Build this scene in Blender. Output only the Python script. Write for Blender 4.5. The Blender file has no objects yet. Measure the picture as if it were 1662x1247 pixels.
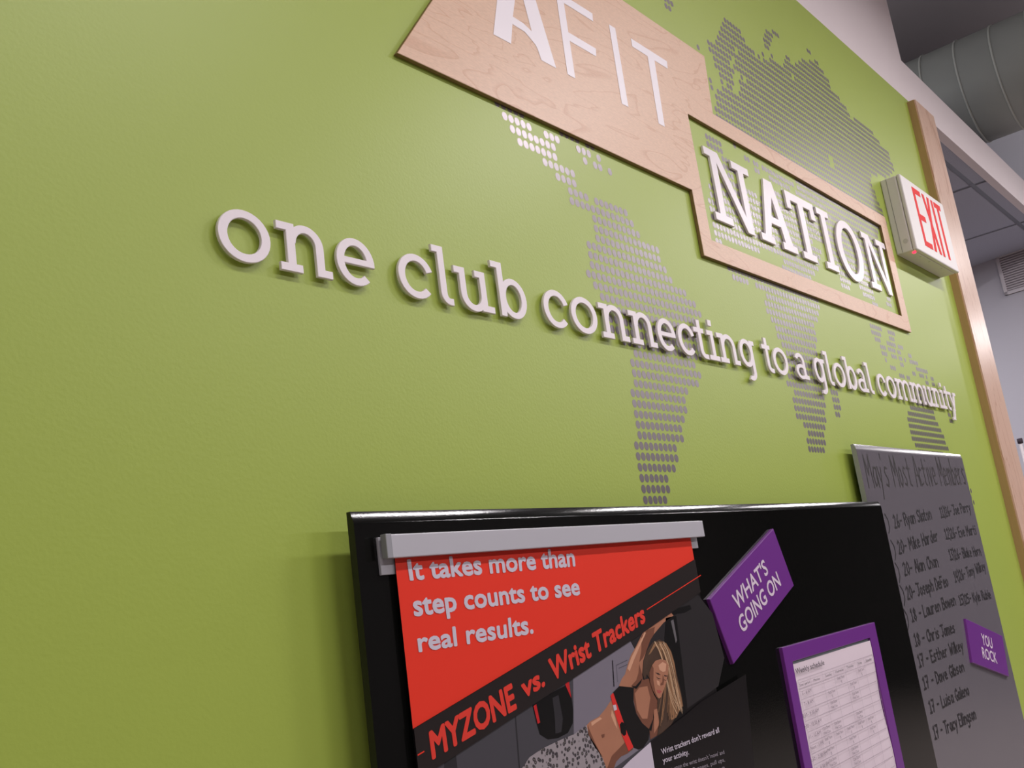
import bpy, bmesh, math, random
from mathutils import Vector, Matrix
from mathutils.geometry import delaunay_2d_cdt
random.seed(4)
SC = bpy.context.scene
COL = SC.collection
# ------------------------------------------------------------------ camera
# metres; the green wall is the plane y = 0, x runs along it, z up (0 = camera height, floor at -1.55)
DIST = 0.75
FPX = 1600.127
YAW, PITCH, ROLL = math.radians(51.35544224), math.radians(12.62295021), math.radians(-7.83743813)
FLOOR = -1.55
def cam_axes():
    cy, sy, cp, sp = math.cos(YAW), math.sin(YAW), math.cos(PITCH), math.sin(PITCH)
    f = Vector((sy * cp, cy * cp, sp)); r = Vector((cy, -sy, 0)); u = r.cross(f)
    c, s = math.cos(ROLL), math.sin(ROLL)
    return c * r + s * u, -s * r + c * u, f
RV, UV, FV = cam_axes()
cam_d = bpy.data.cameras.new('camera'); cam = bpy.data.objects.new('camera', cam_d); COL.objects.link(cam)
m = Matrix.Identity(4)
for i in range(3):
    m[i][0], m[i][1], m[i][2] = RV[i], UV[i], -FV[i]
m[0][3], m[1][3], m[2][3] = 0.0, -DIST, 0.0
cam.matrix_world = m
cam_d.sensor_width = 36.0; cam_d.lens = FPX / 1662.0 * 36.0; cam_d.clip_start = 0.01
SC.camera = cam
SC.view_settings.view_transform = 'Standard'
try: SC.view_settings.look = 'None'
except Exception: pass
SC.view_settings.gamma = 1.0; SC.view_settings.use_curve_mapping = False
SC.view_settings.exposure = 0.50
# ------------------------------------------------------------------ light
W = bpy.data.worlds.new('room_air'); SC.world = W; W.use_nodes = True
W.node_tree.nodes['Background'].inputs[0].default_value = (1.0, 0.96, 0.98, 1)
W.node_tree.nodes['Background'].inputs[1].default_value = 0.22
def lamp(x, y, z, sx, sy, power, col=(1.0, 0.95, 0.965), rot=(0, 0, 0)):
    L = bpy.data.lights.new('strip_or_fill_light', 'AREA'); L.shape = 'RECTANGLE'; L.size = sx; L.size_y = sy
    L.energy = power; L.color = col
    o = bpy.data.objects.new('strip_or_fill_light', L); o.location = (x, y, z); o.rotation_euler = rot; COL.objects.link(o)
    return o
# a row of hanging strip lights over our side of the wall
for lx, ls, lp in ((-0.7, 1.1, 9), (1.05, 1.1, 13), (2.8, .7, 17), (4.6, 1.0, 22), (6.35, .8, 20), (9.2, 1.2, 26)):
    lamp(lx, -1.35, 1.75, ls, 0.13, lp)
for lx, lp in ((-1.5, 16), (0.6, 22), (2.8, 30), (5.2, 34), (8.0, 34)):  # second row, added as fill from the front to soften shadows
    lamp(lx, -3.4, 1.75, 1.2, 0.13, lp)
# unseen light added to brighten the room beyond the opening
lamp(4.2, 1.4, 1.40, 0.6, 1.2, 26, (0.95, 0.95, 1.0))
# upward lights added above the strips to brighten the ceiling and duct
for lx in (1.05, 2.8, 4.6, 6.35):
    lamp(lx, -1.35, 1.83, 1.2, 0.13, 14, rot=(math.pi, 0, 0))
lamp(3.6, 1.6, 1.9, 1.2, 0.2, 16, rot=(math.pi, 0, 0))  # unseen uplight added to brighten the space over the next room

P_ = bpy.data.lights.new('next_bay_fill', 'POINT'); P_.energy = 17; P_.shadow_soft_size = 0.15  # unseen point light added to brighten the duct and upper far wall
po_ = bpy.data.objects.new('next_bay_fill', P_); po_.location = (2.6, 1.1, 1.9); COL.objects.link(po_)

S_ = bpy.data.lights.new('far_wall_fill', 'SPOT'); S_.energy = 36; S_.spot_size = math.radians(30); S_.spot_blend = 0.9; S_.shadow_soft_size = 0.05  # unseen spot added to brighten the far wall below the duct
so_ = bpy.data.objects.new('far_wall_fill', S_); so_.location = (3.9, -1.0, 1.35); COL.objects.link(so_)
so_.rotation_euler = (Vector((5.42, 0.05, 1.92)) - Vector((3.9, -1.0, 1.35))).to_track_quat('-Z', 'Y').to_euler()

def wp(px, py, t=0.0):
    """point of the plane y = -t seen at photo pixel px, py -> (x, z)"""
    d = (px - 831) * RV - (py - 623.5) * UV + FPX * FV
    k = (DIST - t) / d.y
    return (d.x * k, d.z * k)
def crop(x0, y0, w, n, pts):
    s = w / n
    return [(x0 + a * s, y0 + b * s) for a, b in pts]
# ------------------------------------------------------------------ materials
MATS = {}
def lin(c):
    return tuple(((v / 12.92) if v <= 0.04045 else ((v + 0.055) / 1.055) ** 2.4) for v in (x / 255.0 for x in c))
def mat(name, col, rough=0.6, metal=0.0, spec=0.5, bump=0.0, bscale=300.0, noise=0.0, nscale=8.0, emit=0.0, coat=0.0, srgb=True, stretch=None):
    if name in MATS: return MATS[name]
    M = bpy.data.materials.new(name); M.use_nodes = True
    nt = M.node_tree; b = nt.nodes['Principled BSDF']
    if name.startswith(('printed', 'poster')): spec = 0.25
    c = lin(col) if srgb else col
    b.inputs['Base Color'].default_value = (*c, 1)
    b.inputs['Roughness'].default_value = rough; b.inputs['Metallic'].default_value = metal
    b.inputs['Specular IOR Level'].default_value = spec; b.inputs['Coat Weight'].default_value = coat
    tc = nt.nodes.new('ShaderNodeTexCoord')
    src = tc.outputs['Object']
    if stretch:
        mp = nt.nodes.new('ShaderNodeMapping'); mp.inputs['Scale'].default_value = stretch
        nt.links.new(src, mp.inputs['Vector']); src = mp.outputs['Vector']
    n = nt.nodes.new('ShaderNodeTexNoise'); n.inputs['Scale'].default_value = nscale; n.inputs['Detail'].default_value = 4
    nt.links.new(src, n.inputs['Vector'])
    mx = nt.nodes.new('ShaderNodeMix'); mx.data_type = 'RGBA'
    k = max(noise, 0.015)
    mx.inputs['A'].default_value = (*[v * (1 - k) for v in c], 1); mx.inputs['B'].default_value = (*[min(1, v * (1 + k)) for v in c], 1)
    nt.links.new(n.outputs['Fac'], mx.inputs['Factor']); nt.links.new(mx.outputs['Result'], b.inputs['Base Color'])
    if bump:
        n2 = nt.nodes.new('ShaderNodeTexNoise'); n2.inputs['Scale'].default_value = bscale; n2.inputs['Detail'].default_value = 3
        nt.links.new(tc.outputs['Object'], n2.inputs['Vector'])
        bp = nt.nodes.new('ShaderNodeBump'); bp.inputs['Strength'].default_value = bump; bp.inputs['Distance'].default_value = 0.002
        nt.links.new(n2.outputs['Fac'], bp.inputs['Height']); nt.links.new(bp.outputs['Normal'], b.inputs['Normal'])
    if emit:
        b.inputs['Emission Color'].default_value = (*c, 1); b.inputs['Emission Strength'].default_value = emit
    MATS[name] = M
    return M
def wood_mat(name, c0, c1, vertical=False, rough=0.42, band=9.0):
    M = bpy.data.materials.new(name); M.use_nodes = True
    nt = M.node_tree; b = nt.nodes['Principled BSDF']; b.inputs['Roughness'].default_value = rough
    tc = nt.nodes.new('ShaderNodeTexCoord'); mp = nt.nodes.new('ShaderNodeMapping')
    mp.inputs['Scale'].default_value = (8, 8, 1.2) if vertical else (1.6, 6, 7)
    nt.links.new(tc.outputs['Object'], mp.inputs['Vector'])
    n = nt.nodes.new('ShaderNodeTexNoise'); n.inputs['Scale'].default_value = 1.4; n.inputs['Detail'].default_value = 3; n.inputs['Distortion'].default_value = 0.8
    nt.links.new(mp.outputs['Vector'], n.inputs['Vector'])
    ml = nt.nodes.new('ShaderNodeMath'); ml.operation = 'MULTIPLY'; ml.inputs[1].default_value = band
    nt.links.new(n.outputs['Fac'], ml.inputs[0])
    fr = nt.nodes.new('ShaderNodeMath'); fr.operation = 'FRACT'; nt.links.new(ml.outputs[0], fr.inputs[0])
    r = nt.nodes.new('ShaderNodeValToRGB'); r.color_ramp.interpolation = 'EASE'
    r.color_ramp.elements[0].position = 0.0; r.color_ramp.elements[0].color = (*lin(c1), 1)
    r.color_ramp.elements[1].position = 0.16; r.color_ramp.elements[1].color = (*lin(c0), 1)
    e = r.color_ramp.elements.new(0.97); e.color = (*lin(c0), 1)
    e = r.color_ramp.elements.new(1.0); e.color = (*lin(c1), 1)
    nt.links.new(fr.outputs[0], r.inputs['Fac'])
    f = nt.nodes.new('ShaderNodeTexNoise'); f.inputs['Scale'].default_value = 90 if not vertical else 60; f.inputs['Detail'].default_value = 4
    nt.links.new(mp.outputs['Vector'], f.inputs['Vector'])
    mx = nt.nodes.new('ShaderNodeMix'); mx.data_type = 'RGBA'; mx.blend_type = 'MULTIPLY'; mx.inputs['Factor'].default_value = 0.35
    g = nt.nodes.new('ShaderNodeValToRGB'); g.color_ramp.elements[0].color = (.72, .68, .64, 1); g.color_ramp.elements[1].color = (1.08, 1.06, 1.05, 1)
    g.color_ramp.elements[0].position = .3; g.color_ramp.elements[1].position = .7
    nt.links.new(f.outputs['Fac'], g.inputs['Fac'])
    nt.links.new(r.outputs['Color'], mx.inputs['A']); nt.links.new(g.outputs['Color'], mx.inputs['B'])
    nt.links.new(mx.outputs['Result'], b.inputs['Base Color'])
    return M
# ------------------------------------------------------------------ mesh helpers
def link(name, me, mats, parent=None, kind=None):
    o = bpy.data.objects.new(name, me); COL.objects.link(o)
    for x in (mats if isinstance(mats, (list, tuple)) else [mats]): me.materials.append(x)
    if parent: o.parent = parent
    if kind: o['kind'] = kind
    return o
def tag(o, label, cat, group=None):
    o['label'] = label; o['category'] = cat
    if group: o['group'] = group
    return o
def empty(name, loc=(0, 0, 0), label=None, cat=None, group=None):
    o = bpy.data.objects.new(name, None); o.empty_display_size = 0.05; COL.objects.link(o); o.location = loc
    if label: tag(o, label, cat, group)
    return o
def under(o, parent):
    """parent o (built in world coordinates) under an empty without moving it"""
    o.parent = parent; o.location = Vector(o.location) - Vector(parent.location); return o
def box(name, x0, x1, y0, y1, z0, z1, m, parent=None, kind=None, bevel=0.0):
    bm = bmesh.new(); bmesh.ops.create_cube(bm, size=1)
    for v in bm.verts:
        v.co = Vector((x0 + (v.co.x + .5) * (x1 - x0), y0 + (v.co.y + .5) * (y1 - y0), z0 + (v.co.z + .5) * (z1 - z0)))
    if bevel: bmesh.ops.bevel(bm, geom=list(bm.edges), offset=bevel, segments=2, affect='EDGES', profile=.5)
    me = bpy.data.meshes.new(name); bm.to_mesh(me); bm.free()
    return link(name, me, m, parent, kind)
def cyl(name, p0, p1, r, m, parent=None, n=24, r2=None, kind=None, smooth=True):
    p0, p1 = Vector(p0), Vector(p1); d = (p1 - p0); L = d.length; q = d.to_track_quat('Z', 'Y')
    r2 = r if r2 is None else r2
    vs, fs = [], []
    for i in range(n):
        a = 2 * math.pi * i / n
        vs.append(p0 + q @ Vector((r * math.cos(a), r * math.sin(a), 0)))
        vs.append(p1 - q @ Vector((0, 0, 0)) + q @ Vector((r2 * math.cos(a), r2 * math.sin(a), 0)))
    for i in range(n):
        j = (i + 1) % n; fs.append((2 * i, 2 * j, 2 * j + 1, 2 * i + 1))
    fs.append([2 * i for i in range(n)][::-1]); fs.append([2 * i + 1 for i in range(n)])
    me = bpy.data.meshes.new(name); me.from_pydata([tuple(v) for v in vs], [], fs); me.update()
    if smooth:
        for p in me.polygons[:n]: p.use_smooth = True
    return link(name, me, m, parent, kind)
def area(p):
    return sum(p[i][0] * p[(i + 1) % len(p)][1] - p[(i + 1) % len(p)][0] * p[i][1] for i in range(len(p))) / 2
def union(polys):
    """union of overlapping 2-d polygons -> verts, faces"""
    vs, fs = [], []
    for p in polys:
        if abs(area(p)) < 1e-10: continue
        if area(p) < 0: p = p[::-1]
        b = len(vs); vs += [Vector((a, c)) for a, c in p]; fs.append(list(range(b, b + len(p))))
    v, e, f, ov, oe, of = delaunay_2d_cdt(vs, [], fs, 0, 1e-6)
    keep = [list(f[i]) for i in range(len(f)) if of[i]]
    return [(a.x, a.y) for a in v], keep
def slab(name, polys, t0, t1, mats, parent=None, holes=None, kind=None, bevel=0.0):
    """outline extruded from y=-t0 (back) to y=-t1 (front); material slot 1 = edges if two given"""
    v, f = union(polys)
    if holes:
        pass
    n = len(v); me = bpy.data.meshes.new(name)
    verts = [(a, -t1, c) for a, c in v] + [(a, -t0, c) for a, c in v]
    cnt = {}
    for q in f:
        for i in range(len(q)):
            cnt[(q[i], q[(i + 1) % len(q)])] = 1
    faces = [q for q in f] + [[i + n for i in q[::-1]] for q in f]; nf = len(faces)
    bnd = [(a, b) for (a, b) in cnt if (b, a) not in cnt]
    for a, b in bnd: faces.append((b, a, a + n, b + n))
    me.from_pydata(verts, [], faces); me.update()
    o = link(name, me, mats, parent, kind)
    if isinstance(mats, (list, tuple)) and len(mats) > 1:
        for i, p in enumerate(me.polygons): p.material_index = 0 if i < nf // 2 else 1
    if bevel:
        bm = bmesh.new(); bm.from_mesh(me)
        bmesh.ops.remove_doubles(bm, verts=bm.verts, dist=1e-6)
        bmesh.ops.dissolve_limit(bm, angle_limit=0.01, verts=bm.verts, edges=bm.edges)
        ed = [e for e in bm.edges if len(e.link_faces) == 2 and abs(e.verts[0].co.y + t1) < 1e-6 and abs(e.verts[1].co.y + t1) < 1e-6 and e.calc_face_angle(0) > 1]
        bmesh.ops.bevel(bm, geom=ed, offset=bevel, segments=1, affect='EDGES')
        bm.to_mesh(me); bm.free()
    return o
def flat(name, polys, t, m, parent=None, kind=None):
    """flat print lying on the plane y = -t"""
    v, f = union(polys)
    me = bpy.data.meshes.new(name); me.from_pydata([(a, -t, c) for a, c in v], [], f); me.update()
    return link(name, me, m, parent, kind)
def rect(x0, z0, x1, z1): return [(x0, z0), (x1, z0), (x1, z1), (x0, z1)]
def band(cx, cz, rx, rz, wx, wz, a0, a1, n=26):
    out = []
    for i in range(n):
        a, b = (math.radians(a0 + (a1 - a0) * k / n) for k in (i, i + 1))
        out.append([(cx + rx * math.cos(a), cz + rz * math.sin(a)), (cx + rx * math.cos(b), cz + rz * math.sin(b)),
                    (cx + (rx - wx) * math.cos(b), cz + (rz - wz) * math.sin(b)), (cx + (rx - wx) * math.cos(a), cz + (rz - wz) * math.sin(a))])
    return out
def stroke(pts, w):
    """poly-line pen stroke of width w -> list of quads plus round-ish joints"""
    out = []
    for (x0, z0), (x1, z1) in zip(pts, pts[1:]):
        d = math.hypot(x1 - x0, z1 - z0)
        if d < 1e-9: continue
        nx, nz = -(z1 - z0) / d * w / 2, (x1 - x0) / d * w / 2
        ex, ez = (x1 - x0) / d * w / 3, (z1 - z0) / d * w / 3
        out.append([(x0 - ex + nx, z0 - ez + nz), (x0 - ex - nx, z0 - ez - nz), (x1 + ex - nx, z1 + ez - nz), (x1 + ex + nx, z1 + ez + nz)])
    return out
TXT = {}
def text2d(s, bold=0.0):
    bold = 0.0
    """built-in font outline as mesh: verts scaled so baseline 0, cap height 1, x from 0 to 1"""
    if (s, bold) in TXT: return TXT[(s, bold)]
    def ev(q):
        c = bpy.data.curves.new('txt', 'FONT'); c.body = q; c.offset = bold; c.resolution_u = 3
        o = bpy.data.objects.new('txt', c); COL.objects.link(o); bpy.context.view_layer.update()
        dg = bpy.context.evaluated_depsgraph_get(); me = bpy.data.meshes.new_from_object(o.evaluated_get(dg))
        v = [(p.co.x, p.co.y) for p in me.vertices]; f = [tuple(p.vertices) for p in me.polygons]
        bpy.data.objects.remove(o); bpy.data.curves.remove(c); bpy.data.meshes.remove(me)
        return v, f
    if ('H', bold) not in TXT: TXT[('H', bold)] = (max(p[1] for p in ev('H')[0]), None)
    cap = TXT[('H', bold)][0]
    v, f = ev(s); x0 = min(p[0] for p in v); x1 = max(p[0] for p in v)
    TXT[(s, bold)] = ([((a - x0) / (x1 - x0), b / cap) for a, b in v], f)
    return TXT[(s, bold)]
def words(name, items, t, m, parent, bold=0.0, kind=None):
    """items: (string, bl, br, tl, tr) with the quad corners as (x, z) for baseline and cap height"""
    V, F = [], []
    for s, bl, br, tl, tr in items:
        v, f = text2d(s, bold); b = len(V)
        cu = math.hypot(br[0] - bl[0], br[1] - bl[1]); cv = math.hypot(tl[0] - bl[0], tl[1] - bl[1])
        dirs = [(0, 0)] + ([(bold * math.cos(k * math.pi / 4), bold * math.sin(k * math.pi / 4)) for k in range(8)] if bold else [])
        for k, (du, dv) in enumerate(dirs):
          for u, w in v:
            u, w = u + du * cv / cu, w + dv; kk = t + k * 1.2e-5
            lo = (bl[0] + (br[0] - bl[0]) * u, bl[1] + (br[1] - bl[1]) * u); hi = (tl[0] + (tr[0] - tl[0]) * u, tl[1] + (tr[1] - tl[1]) * u)
            V.append((lo[0] + (hi[0] - lo[0]) * w, -kk, lo[1] + (hi[1] - lo[1]) * w))
          F += [[i + b + k * len(v) for i in q] for q in f]
    me = bpy.data.meshes.new(name); me.from_pydata(V, [], F); me.update()
    return link(name, me, m, parent, kind)
# ------------------------------------------------------------------ materials used
green = mat('green_paint', (160, 178, 76), rough=0.42, spec=0.45, bump=0.09, bscale=240, noise=0.03, nscale=3)
white_wall = mat('white_wall_paint', (230, 218, 220), rough=0.6, bump=0.2, bscale=150)
grey_wall = mat('far_wall_paint', (196, 192, 202), rough=0.6, bump=0.1, bscale=150)
maple = wood_mat('maple_veneer', (222, 186, 160), (212, 170, 142))
maple_v = wood_mat('maple_post_face', (214, 180, 160), (192, 150, 126), vertical=True, rough=0.3)
ply = mat('plywood_edge', (132, 106, 64), rough=0.6, noise=0.25, nscale=60, stretch=(1, 1, 12))
white_acr = mat('white_acrylic', (236, 226, 231), rough=0.35)
white_print = mat('white_print', (240, 232, 238), rough=0.4)
silver = mat('silver_dots', (130, 121, 126), rough=0.33, metal=0.5, noise=0.05, nscale=300)
black_gloss = mat('black_gloss_board', (15, 15, 14), rough=0.1, spec=0.36, bump=0.03, bscale=500)
grey_gloss = mat('grey_gloss_board', (108, 103, 110), rough=0.2, spec=0.5, bump=0.025, bscale=320)
grey_edge = mat('grey_board_edge', (150, 152, 150), rough=0.4)
black_edge = mat('black_board_edge', (12, 12, 12), rough=0.5)
purple = mat('purple_acrylic', (112, 48, 138), rough=0.3)
purple_edge = mat('purple_edge', (120, 52, 140), rough=0.35)
alu = mat('satin_aluminium', (186, 184, 192), rough=0.4, metal=0.15)
alu_dark = mat('aluminium_end_cap', (150, 150, 156), rough=0.45, metal=0.1)
exit_white = mat('exit_housing', (222, 216, 214), rough=0.45, noise=0.03, nscale=400)
exit_red = mat('exit_red_lens', (214, 22, 20), rough=0.6, spec=.2, emit=0.12)
led_red = mat('red_led', (255, 30, 60), rough=0.3, emit=3)
tile_m = mat('ceiling_tile', (176, 178, 194), rough=0.9, bump=0.8, bscale=250, noise=0.14, nscale=260)
tee_m = mat('ceiling_grid', (120, 124, 136), rough=0.5)
dark_ceil = mat('dark_ceiling_paint', (118, 112, 114), rough=0.8)
duct_m = mat('grey_duct', (146, 150, 146), rough=0.5, metal=0.1, noise=0.05, nscale=4)
ink = mat('marker_ink', (28, 24, 28), rough=0.5)
ink_thin = mat('title_marker_ink', (40, 34, 32), rough=0.5)
floor_m = mat('dark_floor', (150, 140, 134), rough=0.5)
paper = mat('paper', (222, 206, 216), rough=0.6)

# ------------------------------------------------------------------ setting
XW0, XP0, XP1 = -2.2, 3.135, 3.325      # wall start, end post
GT = 1.403                              # top of green paint / underside of header
box('wall_green', XW0, XP1 - .02, 0.0, 0.12, FLOOR, GT, green, kind='structure')
hdr = slab('wall_upper', [[(XW0, GT), (5.35, GT), (5.35, 1.563), (3.195, 1.563), (3.195, 2.45), (XW0, 2.45)]], -0.03, 0.0, white_wall, kind='structure')
box('floor', -3.2, 12.0, -5.2, 4.0, FLOOR - .05, FLOOR, floor_m, kind='structure')
box('ceiling', -3.2, 12.0, -5.2, 4.0, 2.45, 2.5, dark_ceil, kind='structure')
box('wall_back', -3.2, 12.0, -5.25, -5.2, FLOOR, 2.45, mat('back_wall_paint', (84, 80, 82), rough=.7), kind='structure')
box('wall_left', -3.25, -3.2, -5.2, 4.0, FLOOR, 2.45, white_wall, kind='structure')
box('wall_right', 12.0, 12.05, -5.2, 4.0, FLOOR, 2.45, mat('right_wall_paint', (44, 42, 43), rough=.7), kind='structure')  # unseen end wall added dark, so the boards reflect little light
box('wall_behind', -3.2, 12.0, 4.0, 4.05, FLOOR, 2.45, mat('right_wall_paint', ()), kind='structure')  # unseen, added with the dark end wall to shut out the background light
# far wall of the next room, slightly out of square
fw = slab('wall_far', [[(5.36, -.38), (5.80, 3.0), (5.92, 3.0), (5.48, -.38)]], 0, 1, grey_wall, kind='structure')
me = fw.data
for v in me.vertices:
    v.co = Vector((v.co.x, v.co.z, 2.45 if v.co.y > -.5 else FLOOR))
post = empty('door_post', label='pale maple trim post at the right end of the green wall', cat='trim'); post['kind'] = 'structure'; del post['category']; post.name = 'trim_1'
box('post_face', XP0 + .004, XP1, -.026, -.022, FLOOR, GT - .012, maple_v, post)
pc = box('post_core', XP0, XP1 - .002, -.022, 0.13, FLOOR, GT - .012, mat('post_side', (176, 142, 96), rough=0.5, noise=0.12, nscale=5, stretch=(60, 60, 2)), post)
# ceiling of the next room: tees and lay-in tiles
cz = 1.418
ceil2 = empty('ceiling_2'); ceil2['kind'] = 'structure'
PXT = 0.745
tile_me = None
for i in range(-2, 4):
    for j in range(0, 4):
        x0, y0 = 4.205 + (i - 1) * PXT, 0.085 + j * PXT
        x1, y1 = x0 + PXT, y0 + PXT
        if i == 3: x1 = 5.6
        if x0 > 5.3: continue
        box('ceiling_tile', x0 + .012, min(x1, 5.75) - .012, y0 + .012, y1 - .012, cz - .006, cz + .008, tile_m, ceil2, bevel=.003)
    x0 = 4.205 + (i - 1) * PXT
    if x0 < 5.3: box('border_tile', x0 + .012, x0 + PXT - .012, 0.031, 0.078, cz - .006, cz + .008, tile_m, ceil2, bevel=.002)
for i in range(-2, 4):
    x0 = 4.205 + (i - 1) * PXT
    if x0 < 5.5: box('tee', x0 - .012, x0 + .012, 0.03, 3.0, cz - .0015, cz + .01, tee_m, ceil2)
for j in range(0, 4):
    box('tee', 1.9, 5.7, 0.085 + j * PXT - .012, 0.085 + j * PXT + .012, cz - .001, cz + .01, tee_m, ceil2)
# duct
duct = empty('round_duct', label='large round grey sheet-metal duct under the dark ceiling', cat='duct')
DX, DZ, DR = 4.60, 1.965, 0.238
cyl('duct_pipe', (DX, -3.0, DZ), (DX, 3.4, DZ), DR, duct_m, duct, n=64)
for k in range(-20, 23):
    y = 0.215 - 0.147 * k
    if -3 < y < 3.3: cyl('seam', (DX, y - .004, DZ), (DX, y + .004, DZ), DR + .004, mat('duct_seam', (176, 180, 174), rough=.45), duct, n=48)
# return air grille on the far wall
def farpt(px, py, off=0.0):
    d = (px - 831) * RV - (py - 623.5) * UV + FPX * FV
    # far wall plane through (5.36,-.38) and (5.80,3.0)
    n = Vector((3.38, -0.44, 0)).normalized(); p0 = Vector((5.36, -.38, 0)) - n * off
    k = ((p0 - Vector((0, -DIST, 0))).dot(n)) / d.dot(n)
    return Vector((0, -DIST, 0)) + d * k
gr = empty('air_grille', label='white slatted return air grille on the far wall', cat='vent')
A = farpt(1616, 417); B = farpt(1633, 480); C_ = farpt(1662, 502)
wdir = Vector((0.44, 3.38, 0)).normalized(); nrm = Vector((-3.38, .44, 0)).normalized()
gw, gz0, gz1 = 0.32, min(B.z, A.z - .2), A.z
def obox(name, o, s0, s1, d0, d1, z0, z1, m, parent):
    """box on the far wall: s along the wall from o (towards the room side), d out of the wall"""
    P = []
    for s in (s0, s1):
        for d in (d0, d1):
            for z in (z0, z1): P.append(Vector((o.x, o.y, 0)) - wdir * s + nrm * d + Vector((0, 0, z)))
    F = [(0, 1, 3, 2), (4, 6, 7, 5), (0, 4, 5, 1), (2, 3, 7, 6), (0, 2, 6, 4), (1, 5, 7, 3)]
    me = bpy.data.meshes.new(name); me.from_pydata([tuple(p) for p in P], [], F); me.update()
    return link(name, me, m, parent)
gwhite = mat('grille_white', (214, 206, 212), rough=.5); ggrey = mat('grille_slat', (200, 190, 196), rough=.5)
obox('grille_back', A, 0, gw, 0.0, .004, gz0, gz1, mat('grille_dark', (150, 142, 148)), gr)
for s0, s1, z0, z1 in ((0, .016, gz0, gz1), (gw - .016, gw, gz0, gz1), (0, gw, gz0, gz0 + .016), (0, gw, gz1 - .016, gz1)):
    obox('grille_frame', A, s0, s1, 0.0, .012, z0, z1, gwhite, gr)
ns = 14
for k in range(ns):
    z = gz0 + .018 + (gz1 - gz0 - .036) * (k + .5) / ns
    obox('slat', A, .014, gw - .014, .003, .009, z - .004, z + .002, ggrey, gr)
# pole beside the far wall
Pp = farpt(1655.5, 716, .06); Pq = farpt(1668, 775, .06)
pl = empty('wall_pole', label='thin white pole with a dark rounded cap by the far wall', cat='pole')
cyl('pole_shaft', (Pp.x, Pp.y, FLOOR), (Pp.x, Pp.y, Pp.z - .005), .008, white_wall, pl, n=16)
cyl('pole_cap', (Pp.x, Pp.y, Pp.z - .012), (Pp.x, Pp.y, Pp.z + .012), .013, mat('pole_cap_dark', (60, 46, 56)), pl, n=16)

# ------------------------------------------------------------------ map decal
MAP = {
    'americas': '2:45-49;3:45-50;4:45-50;5:45-52;6:45-53;7:45-53;8:46-55;9:46-55;10:46-56;11:46-57;12:46-57;13:47-58;14:47-61;15:47-62;16:48-61;17:46-63;18:44-63;19:44-63;20:43-64;21:43-64;22:42-65;23:41-64;24:42-62;25:42-59;26:42-58;27:44-57;28:44-57;29:44-53;30:40-52;31:40-43,45-51;32:38-41;33:36-41;34:32-38;35:31-38,44,46-47,49;36:30-34,37-39,43-45,47;37:29-33,40-43,45-46',
    'eurasia': '33:119-122,129-134;34:119-123,128-134;35:119-123,125-134;36:119-135;37:118-140;38:116-142;39:111-142;40:99-143;41:100-143;42:101-143;43:104-143;44:105-144;45:77-81,92-93,97-104,107-144;46:77-81,89-90,92-93,95-106,108-145;47:86,108-146;48:90-150;49:82-152;50:82-151;51:82-151;52:83-150;53:83-149;54:84-126,129-149;55:86-126,129-148;56:86,88-89,92-148;57:86-90,93-149;58:85-90,93-153;59:85-91,94,96-159;60:84-90,92-162;61:84-91,93-164;62:87-166;63:88-93,95-166;64:89-165;65:90-101,105-165;66:91-98,108-116,118-160;67:92-97,114-144,147-157;68:115-143;69:116-117,120-140;70:122-136;71:124-136;72:128-134;73:131-132',
    'africa': '8:91-96;9:91-97;10:92-97;11:91-98;12:89-99;13:89-99,104-105;14:89-100,104-106;15:90-100,104-106;16:88-100,104-106;17:89-100,106-107;18:90-100,107;19:90-100;20:90-101;21:89-101;22:88-101;23:88-102;24:87-102;25:86-102;26:86-104;27:87-105;28:77-81,84-106;29:76-106;30:79-105;31:88-104;32:74-75,95-105;33:74-87,96-107;34:74-109;35:74-110;36:74-111;37:74-112;38:75-109;39:75-110;40:76-98;41:82-90,92-99;42:82-83,95-100;43:81-84,98-103;44:81-84,101-103',
    'islands': '1:167;2:166;3:167;21:139-141,143-144,154-155,158-159;22:135-137,147-148,151-153,155,158-159;23:133,141-142,150-156;24:132-134,137-139,141-142,144,147-151;25:132-134,136-139,141-142,147-148;26:130-132,136-140,142-144;27:129-133,138-140;28:129-134,138-141;32:133-135;33:141-143;34:142-143;54:82;55:82;59:80;62:72-73;63:72-74;65:103;66:105;67:109;68:107-108;69:107-109;70:108-110;71:109-111;72:112-114;74:128-129',
    'australia': '8:140-148;9:140-154;10:139-158;11:138-157;12:138-157;13:138-156;14:138-155;15:139-154,164-165;16:141-154,164-165;17:145-151;18:146-152;19:148-152',
}
mp_root = empty('map_decal', label='silver dotted world map decal across the green wall', cat='wall decal')
MX0, MZ0, MPX, MPZ = .6039, .0897, .0133, .0158
NAMES = {'americas': 'south_america_dots', 'eurasia': 'eurasia_dots', 'africa': 'africa_dots', 'islands': 'island_dots', 'australia': 'australia_dots'}
for k, s in MAP.items():
    V, F = [], []
    for row in s.split(';'):
        n, rs = row.split(':')
        for r in rs.split(','):
            a, b = (r.split('-') + [r])[:2] if '-' in r else (r, r)
            for i in range(int(a), int(b) + 1):
                x, z = MX0 + MPX * i, MZ0 + MPZ * int(n); b0 = len(V)
                for q in range(12):
                    an = math.pi * q / 6; V.append((x + .0060 * math.cos(an), -.0002, z + .0064 * math.sin(an)))
                F.append(tuple(range(b0, b0 + 12)))
    me = bpy.data.meshes.new(NAMES[k]); me.from_pydata(V, [], F); me.update()
    link(NAMES[k], me, silver, mp_root, 'stuff')
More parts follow.
